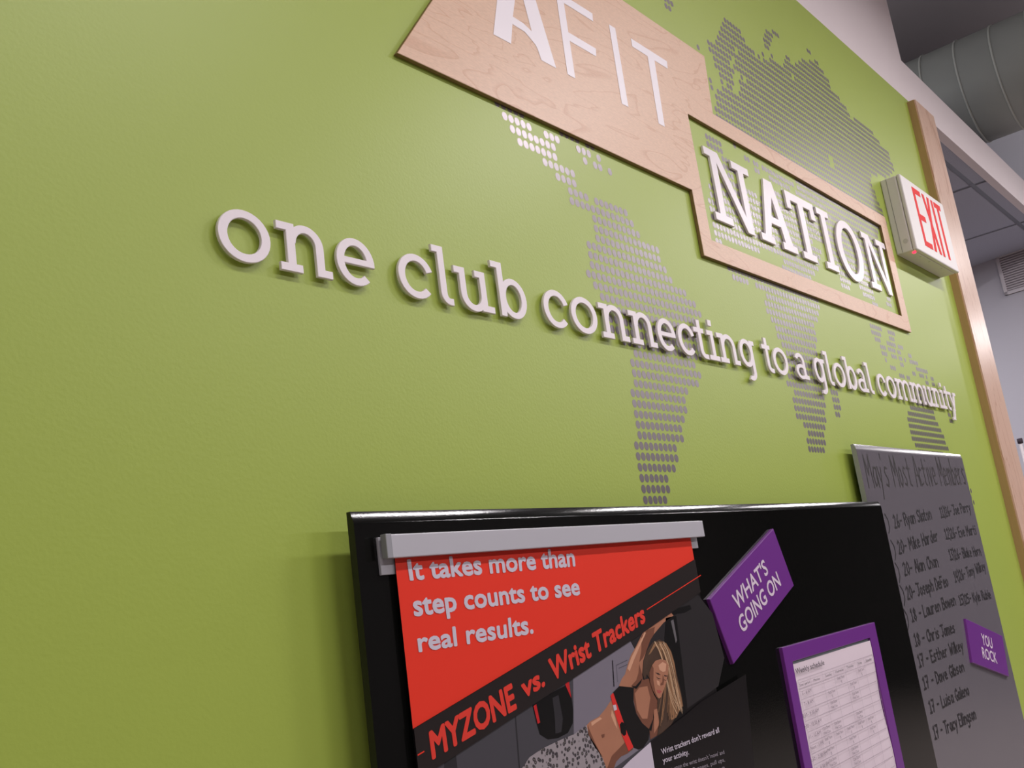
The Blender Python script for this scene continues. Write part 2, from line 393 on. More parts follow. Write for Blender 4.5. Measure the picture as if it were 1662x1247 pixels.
# ------------------------------------------------------------------ plaque
plaque = empty('wooden_plaque', label='pale maple plaque stepped into an open frame, with flat white capitals', cat='sign')
PT = .0075; KP = (DIST - PT) / (DIST - .014)
outer = [[(.788, .668), (1.4985, .668), (1.4985, .545), (2.578, .545), (2.578, .864), (1.646, .864), (1.658, .992), (1.026, .992)]]
inner_h = (1.538, .582, 2.530, .829)
x0, z0, x1, z1 = inner_h
pieces = [[(.788, .668), (1.4985, .668), (1.538, .668), (1.538, .864), (1.646, .864), (1.658, .992), (1.026, .992)],
          [(1.4985, .545), (1.538, .545), (1.538, .70), (1.4985, .70)],
          [(1.52, .545), (2.578, .545), (2.578, .582), (1.52, .582)],
          [(2.530, .56), (2.578, .545), (2.578, .864), (2.530, .864)], [(2.53, .545), (2.578, .545), (2.578, .6), (2.53, .6)],
          [(1.53, .829), (2.578, .829), (2.578, .864), (1.53, .864)]]
slab('plaque_board', [[(x * KP, z * KP) for x, z in p] for p in pieces], 0.0008, PT, [maple, ply], plaque, bevel=.0006)
def Q(*p): return list(p)
KA = (DIST - PT) / (DIST - .012)
AF = {
 'A': [[(.9876, .7736), (1.0262, .7736), (1.0404, .8234), (1.062, .885), (1.076, .922), (1.038, .922), (1.0082, .8367)],
       [(1.0955, .7736), (1.1316, .7736), (1.1051, .8786), (1.094, .922), (1.058, .922), (1.0731, .8648), (1.0819, .8165)],
       [(1.0380, .8234), (1.0404, .8234), (1.0639, .8221), (1.0827, .8160), (1.1190, .80), (1.1000, .7736), (1.0955, .7736), (1.0965, .7815), (1.0860, .7960), (1.0640, .8080), (1.0360, .8095)]],
 'F': [[(1.1600, .7736), (1.1800, .7736), (1.1830, .922), (1.1640, .922)], [(1.17, .9065), (1.2620, .9065), (1.2637, .922), (1.17, .922)],
       [(1.17, .839), (1.2530, .839), (1.2560, .8545), (1.17, .8545)]],
 'I': [[(1.3085, .7736), (1.3282, .7736), (1.3302, .9215), (1.3112, .9215)]],
 'T': [[(1.3779, .9055), (1.4950, .9055), (1.4975, .9215), (1.3779, .9215)], [(1.4225, .7736), (1.4430, .7736), (1.4506, .92), (1.4275, .92)]],
}
for ch, P in AF.items():
    P = [[(x * KA, z * KA) for x, z in p] for p in P]
    flat('letter', P, PT + .0004, white_print, plaque)
# ------------------------------------------------------------------ raised capitals inside the frame
B_, T_ = .630, .7765; S_ = .0160; SW = .0275
def N_(x0, x1):
    w = x1 - x0; sx = x0 + w * .115; rx = x0 + w * .73; t = w * .128
    return [rect(x0, T_ - S_, sx + t, T_), rect(sx, B_, sx + t, T_), rect(x0, B_, x0 + w * .385, B_ + S_),
            rect(x0 + w * .60, T_ - S_, x1, T_), rect(rx, B_, rx + t, T_),
            [(sx + t * .3, T_), (sx + t * 1.45, T_), (rx + t, B_), (rx - t * .15, B_)]]
CAP = [
 ('N', N_(1.5745, 1.754)),
 ('A', [[(1.8225, T_), (1.8600, T_), (1.8020, B_), (1.7760, B_), ], [(1.8340, T_), (1.8600, T_), (1.9110, B_ + .01), (1.9110, B_), (1.8780, B_)],
        rect(1.800, .6770, 1.882, .6935), rect(1.7605, B_, 1.8205, B_ + S_), rect(1.8600, B_, 1.9285, B_ + S_)]),
 ('T', [rect(1.9210, T_ - .0195, 2.0670, T_), rect(1.9210, .7355, 1.9435, T_), rect(2.0440, .7355, 2.0670, T_), rect(1.9800, B_, 2.0075, T_), rect(1.9590, B_, 2.0285, B_ + S_)]),
 ('I', [rect(2.0840, T_ - S_, 2.1505, T_), rect(2.1040, B_, 2.1290, T_), rect(2.0825, B_, 2.1500, B_ + S_)]),
 ('O', band(2.2515, .7030, .0755, .0760, .0290, .0190, 0, 360, 48)),
 ('N', N_(2.3540, 2.5190)),
]
KC = (DIST - .0055) / (DIST - .014)
ORD = ['first', 'second', 'third', 'fourth', 'fifth', 'sixth', 'seventh', 'eighth', 'ninth', 'tenth']
for i, (ch, P) in enumerate(CAP):
    P = [[(x * KC, z * KC) for x, z in p] for p in P]
    o = slab('raised_letter', P, 0.0008, .0055, white_acr, bevel=.0005)
    tag(o, 'large white raised capital %s, %s letter inside the wooden frame' % (ch, ORD[i]), 'letter', 'raised capitals inside the wooden frame')
# ------------------------------------------------------------------ slogan letters
ZB, XH, AS = .3550, .0525, .0725
WV, WH = .0108, .0088
def bowl(x0, x1, z0=None, z1=None, a0=0, a1=360, n=36, wv=WV, wh=WH):
    z0 = ZB - .0008 if z0 is None else z0; z1 = ZB + XH + .0012 if z1 is None else z1
    return band((x0 + x1) / 2, (z0 + z1) / 2, (x1 - x0) / 2, (z1 - z0) / 2, wv, wh, a0, a1, n)
def arch(x0, x1, wv=WV):
    """from a stem with its left side at x0 over to a right stem ending at x1"""
    h = .021; cz_ = ZB + XH - h
    return band((x0 + x1) / 2, cz_, (x1 - x0) / 2, h + .001, wv, WH, 0, 180, 20) + [rect(x1 - wv, ZB, x1, cz_ + .0005)]
def glyph(ch, x, w):
    X = lambda f: x + w * f
    T = ZB + XH
    if ch == 'o': return bowl(x, x + w)
    if ch == 'n':
        s = X(.17); r = X(.86)
        return [rect(x, T - WH, s + WV, T), rect(s, ZB, s + WV, T), rect(X(.04), ZB, X(.44), ZB + WH)] + arch(s + .001, r) + [rect(r - WV, ZB, x + w, ZB + WH)]
    if ch == 'm':
        wv = WV * .92; s = X(.11); mdl = X(.54); r = X(.93)
        return [rect(x, T - WH, s + wv, T), rect(s, ZB, s + wv, T), rect(X(.03), ZB, X(.27), ZB + WH)] + arch(s + .001, mdl, wv) + arch(mdl - wv + .001, r, wv) + [rect(mdl - wv, ZB, mdl + .007, ZB + WH), rect(r - wv, ZB, x + w, ZB + WH)]
    if ch == 'u':
        s = X(.13); r = X(.82); h = .021
        return [rect(x, T - WH, s + WV, T), rect(s, ZB + h - .002, s + WV, T), rect(r - WV - .0085, T - WH, r, T), rect(r - WV, ZB, r, T), rect(r - WV, ZB, x + w, ZB + WH)] + \
               band((s + r) / 2, ZB + h - .001, (r - s) / 2, h + .001, WV, WH, 180, 360, 20)
    if ch == 'e':
        return bowl(x, x + w, a0=0, a1=312, n=34) + [rect(x + .004, ZB + XH * .50 - .003, x + w, ZB + XH * .50 + .0045)]
    if ch == 'c':
        return bowl(x, x + w * 1.04, a0=20, a1=318, n=32)
    if ch == 'l':
        s = X(.30)
        return [rect(x, ZB + AS - WH, s + WV, ZB + AS), rect(s, ZB + .013, s + WV, ZB + AS)] + band(s + .015, ZB + .014, .015, .0148, WV, WH, 180, 272, 8) + [rect(s + .014, ZB - .0008, x + w, ZB + WH - .0008)]
    if ch == 'b':
        s = X(.17)
        return [rect(x, ZB + AS - WH, s + WV, ZB + AS), rect(s, ZB, s + WV, ZB + AS)] + bowl(s + .002, x + w)
    if ch == 't':
        s = X(.34)
        return [rect(s, ZB + .013, s + WV, T + .014), rect(x, T - WH, x + w * .86, T)] + band(s + .0165, ZB + .015, .0165, .0158, WV, WH, 180, 285, 9) + [rect(s + .016, ZB - .0008, x + w - .001, ZB + WH - .0008)]
    if ch == 'i':
        s = X(.50) - WV / 2 + .001
        return [rect(X(.06), T - WH, s + WV, T), rect(s, ZB, s + WV, T), rect(x + .001, ZB, x + w, ZB + WH), rect(s - .0010, T + .0085, s + WV + .0004, T + .0195)]
    if ch == 'g':
        s = X(.86)
        return bowl(x, s, z0=ZB + .001) + [rect(s - WV, ZB - .010, s, T), rect(s - WV, T - WH, x + w, T)] + band(s - .0190, ZB - .0085, .0190, .0150, WV, WH, -120, 0, 12)
    if ch == 'a':
        s = X(.80)
        return band((x + .002 + s) / 2, T - .018, (s - x - .002) / 2, .0190, WV * .92, WH, 0, 155, 16) + [rect(s - WV, ZB + .004, s, T - .018)] + \
            band(x + (s - x) * .54, ZB + .0150, (s - x) * .54, .0158, WV * .95, WH * .85, 20, 345, 26) + [rect(s - WV, ZB, x + w, ZB + WH)]
    if ch == 'y':
        mid = X(.50); q = .0085
        return [[(X(.14), T), (X(.14) + WV * 1.05, T), (mid + q * .7, ZB), (mid - q * .55, ZB)], [(X(.90), T), (X(.90) - WV * .95, T), (mid - .022, ZB - .021), (mid - .009, ZB - .021)],
                rect(x, T - WH, X(.36), T), rect(X(.64), T - WH, x + w, T), rect(mid - .034, ZB - .0265, mid - .010, ZB - .0185)]
SLOGAN = [('one', [('o', .5190, .0605), ('n', .5875, .0690), ('e', .6635, .0537)]),
 ('club', [('c', .7530, .0552), ('l', .8115, .0295), ('u', .8465, .0690), ('b', .9170, .0650)]),
 ('connecting', [('c', 1.0178, .0553), ('o', 1.0795, .0620), ('n', 1.1485, .0724), ('n', 1.2262, .0722), ('e', 1.3045, .0540), ('c', 1.3670, .0530), ('t', 1.4215, .0388), ('i', 1.4632, .0350), ('n', 1.4995, .0740), ('g', 1.5790, .0600)]),
 ('to', [('t', 1.6715, .0385), ('o', 1.7135, .0625)]),
 ('a', [('a', 1.8115, .0560)]),
 ('global', [('g', 1.9020, .0560), ('l', 1.9605, .0330), ('o', 2.0010, .0615), ('b', 2.0638, .0625), ('a', 2.1335, .0560), ('l', 2.1905, .0320)]),
 ('community', [('c', 2.2565, .0535), ('o', 2.3160, .0600), ('m', 2.3800, .1060), ('m', 2.4860, .1030), ('u', 2.5880, .0680), ('n', 2.6560, .0680), ('i', 2.7235, .0360), ('t', 2.7600, .0400), ('y', 2.7950, .0680)])]
for word, ls in SLOGAN:
    for i, (ch, x, w) in enumerate(ls):
        o = slab('raised_letter', glyph(ch, x, w), .0042, .0080, white_acr, bevel=.0005)
        pin = glyph(ch, x, w)[0]; cx = sum(p[0] for p in pin) / len(pin); cz_ = sum(p[1] for p in pin) / len(pin)
        bm = bmesh.new(); bm.from_mesh(o.data); r = bmesh.ops.create_cube(bm, size=1)
        for v in r['verts']: v.co = Vector((cx + v.co.x * .003, -.0027 + v.co.y * .0042, cz_ + v.co.z * .003))
        bm.to_mesh(o.data); bm.free()
        lab = 'white raised letter %s, %s letter of the word %s' % (ch, ORD[i], word)
        if len(ls) == 1: lab = 'white raised letter a standing alone as a word'
        elif i == len(ls) - 1: lab = 'white raised letter %s, last letter of the word %s' % (ch, word)
        tag(o, lab, 'letter', 'raised letters of the slogan')
# ------------------------------------------------------------------ exit sign
ex = empty('exit_sign', label='white boxed EXIT sign with red letters beside the wooden frame', cat='exit sign')
EX0, EX1, EZ0, EZ1, ET = 2.655, 3.030, .7765, .9925, .055
box('housing', EX0, EX1, -ET + .012, 0.0, EZ0, EZ1, exit_white, ex, bevel=.003)
box('face_plate', EX0 - .0008, EX1 + .0008, -ET, -ET + .011, EZ0 - .0008, EZ1 + .0008, exit_white, ex, bevel=.003)
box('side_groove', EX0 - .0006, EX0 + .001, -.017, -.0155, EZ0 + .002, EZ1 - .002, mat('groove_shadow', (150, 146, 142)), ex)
lz0, lz1 = .802, .9765; aw = .0165
EL = [('E', [rect(2.738, lz0, 2.7565, lz1), rect(2.738, lz1 - aw, 2.806, lz1), rect(2.738, .8815, 2.802, .899), rect(2.738, lz0, 2.808, lz0 + aw)]),
      ('X', [[(2.8215, lz1), (2.8410, lz1), (2.8870, lz0), (2.8670, lz0)], [(2.8660, lz1), (2.8850, lz1), (2.8400, lz0), (2.8200, lz0)]]),
      ('I', [rect(2.9000, lz0, 2.9185, lz1)]),
      ('T', [rect(2.9280, lz1 - aw, 2.9880, lz1), rect(2.9490, lz0, 2.9675, lz1)])]
for ch, P in EL: slab('exit_letter', P, ET - .001, ET + .0006, exit_red, ex)
cyl('knockout_plug', (EX0 - .0012, -.030, EZ0 + .030), (EX0 + .002, -.030, EZ0 + .030), .0065, mat('plug', (200, 196, 190), rough=.4), ex, n=24)
cyl('test_light', (EX0 + .022, -ET + .016, EZ0 - .003), (EX0 + .022, -ET + .016, EZ0 + .002), .0045, led_red, ex, n=16)
for k, xx in enumerate((.085, .16, .27)):
    cyl('screw', (EX0 + xx, -ET + .020, EZ0 - .0006), (EX0 + xx, -ET + .020, EZ0 + .002), .0028, mat('plug', ()), ex, n=12)
# ------------------------------------------------------------------ boards
def board(name, x0, x1, z0, z1, tb, tf, curl, mface, medge):
    """sheet standing off the wall: thickness tb..tf, its top lip rolled back a little"""
    n = 26; hc = .014
    prof = [(tf, z0)]
    for k in range(n + 1):
        a = math.radians(curl - 3.5) * min(1, k / 8) + math.radians(8) * max(0, k - 8) / 18; s = hc / n
        if k == 0: z, t = z1 - hc, tf; prof.append((t, z)); continue
        z += s * math.cos(a); t -= s * math.sin(a); prof.append((t, z))
    zt = z; V, F, mi = [], [], []
    for x in (x0, x1):
        for t, z in prof: V.append((x, -t, z))
        V.append((x, -tb, zt)); V.append((x, -tb, z0))
    N = len(prof) + 2
    for k in range(len(prof) - 1): F.append((k, k + N, k + 1 + N, k + 1)); mi.append(0)
    F.append((N - 3, N - 3 + N, N - 2 + N, N - 2)); mi.append(1)
    F.append((N - 2, N - 2 + N, N - 1 + N, N - 1)); mi.append(1)
    F.append((N - 1, N - 1 + N, N, 0)); mi.append(1)
    F.append(tuple(range(N))); mi.append(1); F.append(tuple(range(N, 2 * N))[::-1]); mi.append(1)
    me = bpy.data.meshes.new(name); me.from_pydata(V, [], F); me.update()
    for p, q in zip(me.polygons, mi): p.material_index = q
    return link(name, me, [mface, medge])
B1T, B2T = .038, .024
bb = empty('black_board', label='wide glossy black notice board hung below the slogan', cat='notice board')
b1 = board('board_sheet', .6245, 2.0220, -.82, .1085, B1T - .009, B1T, 20.3, black_gloss, black_edge); b1.parent = bb
for x in (.75, 1.9):
    for z in (-.7, .02): cyl('standoff', (x, -.0305, z), (x, -.0008, z), .010, alu_dark, bb, n=16)
gb = empty('grey_board', label='tall glossy grey board with handwritten list behind the black board', cat='notice board')
b2 = board('board_sheet', 1.9900, 2.7240, -.85, .2290, B2T - .010, B2T, 14.6, grey_gloss, grey_edge); b2.parent = gb
for x in (2.1, 2.6):
    for z in (-.7, .12): cyl('standoff', (x, -.0155, z), (x, -.0008, z), .010, alu_dark, gb, n=16)
# handwriting
PEN = {
'A': '0,0 1.6,8 2.2,8 3.8,0|.6,3 3.4,3', 'B': '0,0 0,8 2.6,8 3,6 2.4,4.3 0,4.2|2.4,4.3 3.4,2.4 2.6,0 0,0', 'C': '3.6,6.6 2.4,8 .8,6.6 0,4 .8,1 2.2,0 3.8,1.2', 'D': '0,0 0,8 2.4,7.2 3.8,4 2.4,.6 0,0',
'E': '3,8 0,8 0,0 3.4,0|0,4.2 2.4,4.2', 'G': '3.6,6.6 2.4,8 .6,6.4 0,3.4 1.2,0 3,.2 3.6,3.2 2,3.2|3.6,3.2 4.4,3.2', 'H': '0,0 0,8|3.4,0 3.4,8|0,4 3.4,4', 'J': '-.4,8 3.8,8|2.2,8 2.2,1.2 1.2,0 0,.8', 'K': '0,0 0,8|3.4,8 0,3.6|1,4.6 3.6,0',
'L': '0,8 0,0 3.2,0', 'M': '0,0 .3,8 2.2,3 4,8 4.6,0', 'O': '2,8 .3,6 0,3 1.6,0 3.4,2.4 3.2,6 2,8', 'P': '0,0 0,8 2.4,8 3.2,6.2 2.4,4.2 0,4', 'R': '0,0 0,8 2.4,8 3.2,6.4 2.2,4.4 0,4.2|1.6,4.3 3.6,0', 'S': '3.2,7 1.8,8 .3,6.6 .8,4.8 2.8,3.4 3,1.2 1.4,0 -.2,1',
'T': '-.4,8 4,8|1.8,8 1.8,0', 'W': '0,8 1,0 2.2,5 3.4,0 4.6,8', 'F': '3,8 0,8 0,0|0,4.2 2.4,4.2',
'a': '3,4.8 1.2,5 0,2.6 .8,.2 2.4,1 3,4.8|3,4.8 3.2,0', 'b': '0,8 0,0|0,3.4 1.6,5 3,3 2,.2 0,.4', 'c': '2.8,4.4 1.4,5 0,2.6 1,.2 3,.8', 'd': '3,8 3,0|3,3.6 1.4,5 0,2.6 1.2,0 3,1.2', 'e': '0,2.6 2.8,3 2.2,4.8 .9,5 0,2.6 .8,.3 3,.6',
'f': '2.6,7.6 1.4,8 .8,6.4 .8,0|-.4,4.4 2.2,4.4', 'g': '3,4.8 1.2,5 0,2.8 1,.6 2.8,1.6|3,4.8 2.8,-2.4 1.2,-3.4 0,-2.6', 'h': '0,8 0,0|0,3.4 1.6,5 2.8,4 2.8,0', 'i': '.6,5 .6,0|.6,6.8 .6,7.4', 'k': '0,8 0,0|2.6,5 0,2.2|.8,3 2.8,0', 'l': '.5,8 .5,0',
'm': '0,5 0,0|0,3.6 1.2,5 2,4 2,0|2,3.6 3.2,5 4,4 4,0', 'n': '0,5 0,0|0,3.6 1.6,5 2.8,4 2.8,0', 'o': '1.6,5 .2,3.8 .2,1.4 1.4,0 2.8,1.6 2.6,4 1.6,5', 'p': '0,5 0,-3|0,3.8 1.6,5 3,3.4 2,.8 0,1', 'r': '0,5 0,0|0,3.2 1.2,4.8 2.6,4.8', 's': '2.6,4.6 1.2,5 .2,3.8 2.4,1.8 1.6,.2 0,.6',
't': '1.2,7.4 1.2,.6 2.6,.2|-.2,4.8 2.8,4.8', 'u': '0,5 .2,1 1.4,0 2.8,1.4|2.8,5 3,0', 'v': '0,5 1.4,0 2.8,5', 'w': '0,5 .8,0 1.9,4 3,0 3.8,5', 'x': '0,5 3,0|0,0 3,5', 'y': '0,5 1.4,1.4|3,5 .6,-3',
'z': '0,5 3,5 0,0 3,0', '-': '.2,3.6 2.4,3.6', ')': '0,9 1.3,6 1.3,2 0,-1.5', "'": '.3,8.4 .1,7', '0': '1.6,8 .2,5.6 .2,2 1.5,0 3,2.6 2.8,6 1.6,8', '1': '0,6.6 1.2,8 1.2,0|-.2,0 2.6,0', '2': '0,6.4 1.4,8 2.8,6.4 1.6,3 0,0 3.2,0', '3': '0,8 3,8 1.2,5 3,3 1.6,0 0,.6', '4': '.2,8 0,3.6 3.2,3.6|2.4,8 2.4,0', '5': '3,8 .2,8 0,4.6 2.4,4.6 2.8,1.6 1.2,0 0,.4',
'6': '2.4,8 .4,4 .2,1.6 1.4,0 3,1.4 2,3.6 .4,2.6', '7': '0,8 3,8 1.2,0|.4,4 2.6,4', '8': '1.6,4.2 .2,6.2 1.6,8 2.8,6.2 1.6,4.2 0,2 1.6,0 3,2 1.6,4.2', '9': '2.8,6 1.2,8 .2,6 1.6,4.2 2.8,6 2.4,0', '.': '.3,0 .5,.4'}
ADV = {'i': 1.9, 'l': 1.8, "'": 1.4, '.': 1.4, ' ': 3.0, 'm': 5.4, 'M': 5.8, 'W': 5.6, 'w': 5.0, '-': 3.6, ')': 2.6, '1': 3.6}
def scribble(s, x0, x1, z, h, w, slope=0.0):
    """strokes of a handwritten string between x0 and x1, baseline z, cap height h"""
    tot = sum(ADV.get(c, 4.3) for c in s); k = (x1 - x0) / tot; u = 0; out = []
    for c in s:
        if c in PEN:
            for st in PEN[c].split('|'):
                pts = [tuple(map(float, p.split(','))) for p in st.split()]
                j = lambda: random.uniform(-.12, .12)
                pts = [(x0 + (u + a + j()) * k, z + (b + j()) / 8 * h + slope * (u + a) * k) for a, b in pts]
                out += stroke(pts, w)
        u += ADV.get(c, 4.3)
    return out
def line(name, s, pl, pr, hpx, w, m, parent, t=B2T + .0005):
    """handwritten line from the baseline start pixel to its end pixel, capitals hpx tall at the start"""
    a = wp(*pl, t); b = wp(*pr, t); top = wp(pl[0] - hpx * .2, pl[1] - hpx, t)
    P = scribble(s, a[0], b[0], a[1], top[1] - a[1], w, (b[1] - a[1]) / (b[0] - a[0]))
    o = flat(name, P, t, m, parent); return o
line('written_title', "May's Most Active Members", (1411, 791), (1571, 787), 53, .0036, ink_thin, gb)
ROWS = [('26- Ryan Slaton', (1453, 857), (1514, 842), 20), ('20- Mike Harder', (1460, 899), (1525, 877), 20), ('20- Alan Chan', (1469, 934), (1525, 919), 20), ('20- Joseph DeFeo', (1474, 973), (1541, 951), 20),
        ('18 - Lauren Bowen', (1481, 1009), (1553, 981), 19), ('18 - Chris James', (1487, 1049), (1552, 1026), 19), ('17 - Esther Wilkey', (1493, 1083), (1565, 1055), 19),
        ('17 - Dave Gibson', (1501, 1119), (1567, 1089), 19), ('17 - Luisa Galeno', (1511, 1158), (1575, 1127), 19), ('17 - Tracy Ellingson', (1518, 1200), (1586, 1166), 20)]
for s, a, b, h in ROWS: line('written_line', s, a, b, h, .0040, ink, gb)
RIGHT = [("11)26- Joe Perry", (1528, 840), (1577, 830), 16), ("12)26- Eve Marti", (1536, 875), (1586, 867), 16), ("13)26- Blake Horn", (1543, 909), (1594, 901), 16), ("14)26- Tony Wilkey", (1551, 945), (1601, 925), 16), ("15)25- Kyle Ruble", (1559, 982), (1610, 971), 15)]
for s, a, b, h in RIGHT: line('written_line', s, a, b, h, .0036, ink, gb)
for k, (px, py) in enumerate(((1441, 858), (1451, 901), (1458, 938), (1466, 975), (1472, 1014))):
    a = wp(px, py, B2T + .0005); flat('written_line', stroke([(a[0], a[1] + .030), (a[0] + .012, a[1] + .018), (a[0] + .012, a[1] + .002), (a[0] + .001, a[1] - .010)], .003), B2T + .0005, ink, gb)
# ------------------------------------------------------------------ purple magnets
def rot_panel(name, c, ang, w, h, t0, t1, label, lines, group=None):
    root = empty(name, label=label, cat='sign', group='purple tilted magnet signs')
    ux, uz = math.cos(ang), math.sin(ang)
    P = lambda u, v: (c[0] + u * w * ux - v * h * uz, c[1] + u * w * uz + v * h * ux)
    slab('panel', [[P(-.5, -.5), P(.5, -.5), P(.5, .5), P(-.5, .5)]], t0, t1, [purple, purple_edge], root, bevel=.0008)
    its = []
    for s, u0, u1, v0, v1 in lines: its.append((s, P(u0, v0), P(u1, v0), P(u0, v1), P(u1, v1)))
    words('lettering', its, t1 + .0004, mat('magnet_lettering', (216, 200, 216), rough=.5), root, bold=.028)
    return root
rot_panel('magnet_sign', (1.3965, -.0270), math.radians(20.8), .2597, .0998, B1T, B1T + .006, 'purple tilted magnet sign reading WHAT\'S GOING ON on the black board',
          [("WHAT'S", -.270, .235, .035, .265), ('GOING ON', -.300, .335, -.290, -.060)])
rot_panel('magnet_sign', (2.5465, -.2448), math.radians(-14.5), .2650, .0975, B2T, B2T + .006, 'purple tilted magnet sign reading YOU ROCK on the grey board',
          [('YOU', -.150, .135, .045, .30), ('ROCK', -.195, .200, -.285, -.035)])
# ------------------------------------------------------------------ schedule frame
sf = empty('magnetic_document_holder', label='purple magnetic frame around the weekly schedule on the black board', cat='document holder')
FX0, FX1, FZ1, FZ0 = 1.4520, 1.8430, -.1160, -.66
IX0, IX1, IZ1, IZ0 = 1.4785, 1.8075, -.1400, -.635
slab('frame_border', [rect(FX0, FZ0, IX0, FZ1), rect(IX1, FZ0, FX1, FZ1), rect(FX0, IZ1, FX1, FZ1), rect(FX0, FZ0, FX1, IZ0)], B1T, B1T + .006, [purple, purple_edge], sf, bevel=.0006)
slab('backing', [rect(IX0 - .002, IZ0 - .002, IX1 + .002, IZ1 + .002)], B1T, B1T + .0012, mat('frame_backing', (128, 136, 140)), sf)
sh = empty('schedule_sheet', label='white printed weekly schedule sheet inside the purple frame', cat='paper')
# sheet with slightly buckled right edge
ST = B1T + .0020; V, F = [], []; nx, nz = 14, 40
sx0, sx1, sz1, sz0 = IX0 + .001, IX1 - .002, IZ1 - .0045, IZ0 + .004
for j in range(nz + 1):
    for i in range(nx + 1):
        u, v = i / nx, j / nz
        V.append((sx0 + (sx1 - sx0) * u, -(ST + .0035 * u ** 5 * (.5 + .5 * math.sin(v * 17 + 1))), sz1 + (sz0 - sz1) * v))
for j in range(nz):
    for i in range(nx):
        a = j * (nx + 1) + i; F.append((a, a + nx + 1, a + nx + 2, a + 1))
me = bpy.data.meshes.new('sheet'); me.from_pydata(V, [], F); me.update()
for p in me.polygons: p.use_smooth = True
link('sheet', me, paper, sh)
LT = ST + .0040
pr = mat('schedule_print', (56, 46, 56), rough=.6); pg = mat('schedule_rules', (168, 152, 164), rough=.6); ps = mat('schedule_small_print', (120, 104, 118), rough=.6)
def SP(px, py): return wp(1270 + px * 210 / 1060, 1000 + py * 210 / 1060, LT)
def sq(s, l, r, h):
    a, b = SP(*l), SP(*r); z = (a[1] + b[1]) / 2; t = SP(l[0] - h * .15, l[1] - h)[1] - a[1]
    return (s, (a[0], z), (b[0], z), (a[0], z + t), (b[0], z + t))
words('schedule_title', [sq('Weekly schedule', (110, 470), (345, 405), 42)], LT, pr, sh, bold=.012)
cols = [sq('Time / period', (138, 577), (226, 553), 20), sq('Monday', (257, 537), (308, 522), 20), sq('Tuesday', (350, 501), (404, 486), 20), sq('Wednesday', (434, 468), (503, 448), 20), sq('Thursday', (527, 432), (583, 414), 20), sq('Friday', (621, 400), (652, 390), 20), sq('Saturday', (685, 376), (732, 361), 20)]
words('column_heads', cols, LT, pr, sh, kind='stuff')
zr = [SP(*p)[1] for p in ((132, 530), (138, 600), (155, 690), (172, 775), (190, 860), (205, 940), (222, 1020), (240, 1100), (255, 1180))]
z_a, z_b = SP(125, 528)[1], SP(138, 600)[1]
rowz = [z_a, z_b]; step = (SP(155, 688)[1] - z_b)
for k in range(1, 15): rowz.append(z_b + step * k)
xa = SP(128, 530)[0]; xc = [xa] + [SP(*p)[0] for p in ((243, 580), (340, 545), (430, 515), (522, 480), (605, 450), (680, 425))] + [sx1 - .004]
G = []
for z in rowz:
    if z > sz0 + .01: G.append(rect(xa, z - .0003, xc[-1], z + .0003))
for x in xc: G.append(rect(x - .0003, max(rowz[-1], sz0 + .01), x + .0003, rowz[0]))
flat('ruled_grid', G, LT - .0004, pg, sh)
times = ['5 - 6 AM', '7 - 8 AM', '8:30 - 9:30 AM', '9:30 - 10:30 AM', '11 - 12 AM', 'Noon - 1 PM', '1:30 - 2:30 PM', '5:30 - 6:30 PM', '6:30 - 7:30 PM']
its = []
for k, s in enumerate(times):
    z = (rowz[k + 1] + rowz[k + 2]) / 2; L = .0035 * len(s) * .62; cx = (xc[0] + xc[1]) / 2
    its.append((s, (cx - L, z - .002), (cx + L, z - .002), (cx - L, z + .003), (cx + L, z + .003)))
cells = [(0, 2, 'a'), (0, 4, 'a'), (1, 1, 'a'), (1, 3, 'a'), (2, 1, 'b'), (2, 3, 'b'), (4, 0, 'b'), (4, 1, 'b'), (4, 3, 'b'), (5, 0, 'a'), (5, 1, 'a'), (5, 2, 'a'), (5, 3, 'a'), (5, 4, 'a'), (6, 0, 'a'), (6, 2, 'a'), (6, 4, 'a'), (7, 0, 'b'), (7, 2, 'b'), (8, 0, 'a'), (8, 2, 'b')]
for r, c, kind in cells:
    z = (rowz[r + 1] + rowz[r + 2]) / 2; cx = (xc[c + 1] + xc[c + 2]) / 2; L = (xc[c + 2] - xc[c + 1]) * .30
    its.append(('Small Team' if kind == 'a' else 'Club Demo', (cx - L, z + .001), (cx + L, z + .001), (cx - L, z + .0052), (cx + L, z + .0052)))
    its.append(('$' if kind == 'a' else 'Free Class', (cx - (.0015 if kind == 'a' else L * .9), z - .006), (cx + (.0015 if kind == 'a' else L * .9), z - .006), (cx - (.0015 if kind == 'a' else L * .9), z - .0018), (cx + (.0015 if kind == 'a' else L * .9), z - .0018)))
words('cell_entries', its, LT, ps, sh, kind='stuff')
# ------------------------------------------------------------------ poster holder and poster
hd = empty('poster_holder', label='silver clamp rail across the top of the red poster', cat='poster rail')
HX0, HX1 = .6500, 1.2590
box('back_rail', HX0, HX1 - .004, -(B1T + .0035), -B1T, .0455, .0815, alu, hd, bevel=.0006)
box('front_bar', HX0 + .006, HX1, -(B1T + .015), -(B1T + .0075), .0600, .0825, alu, hd, bevel=.0008)
box('top_web', HX0 + .006, HX1 - .003, -(B1T + .012), -(B1T + .001), .0795, .0830, alu, hd, bevel=.0005)
box('end_cap', HX0 - .0005, HX0 + .007, -(B1T + .0152), -(B1T + .0070), .0600, .0832, alu_dark, hd, bevel=.0006)
po = empty('poster', label='red and black printed poster hanging from the silver rail', cat='poster')
QT = B1T + .0055; QX0, QX1, QZ0, QZ1 = .6670, 1.2335, -.775, .074
red = mat('poster_red', (232, 60, 44), rough=.32, spec=.4); pblk = mat('poster_black', (42, 36, 36), rough=.3)
pdk = mat('poster_dark', (24, 21, 23), rough=.3); pink_w = mat('poster_white', (205, 196, 210), rough=.35)
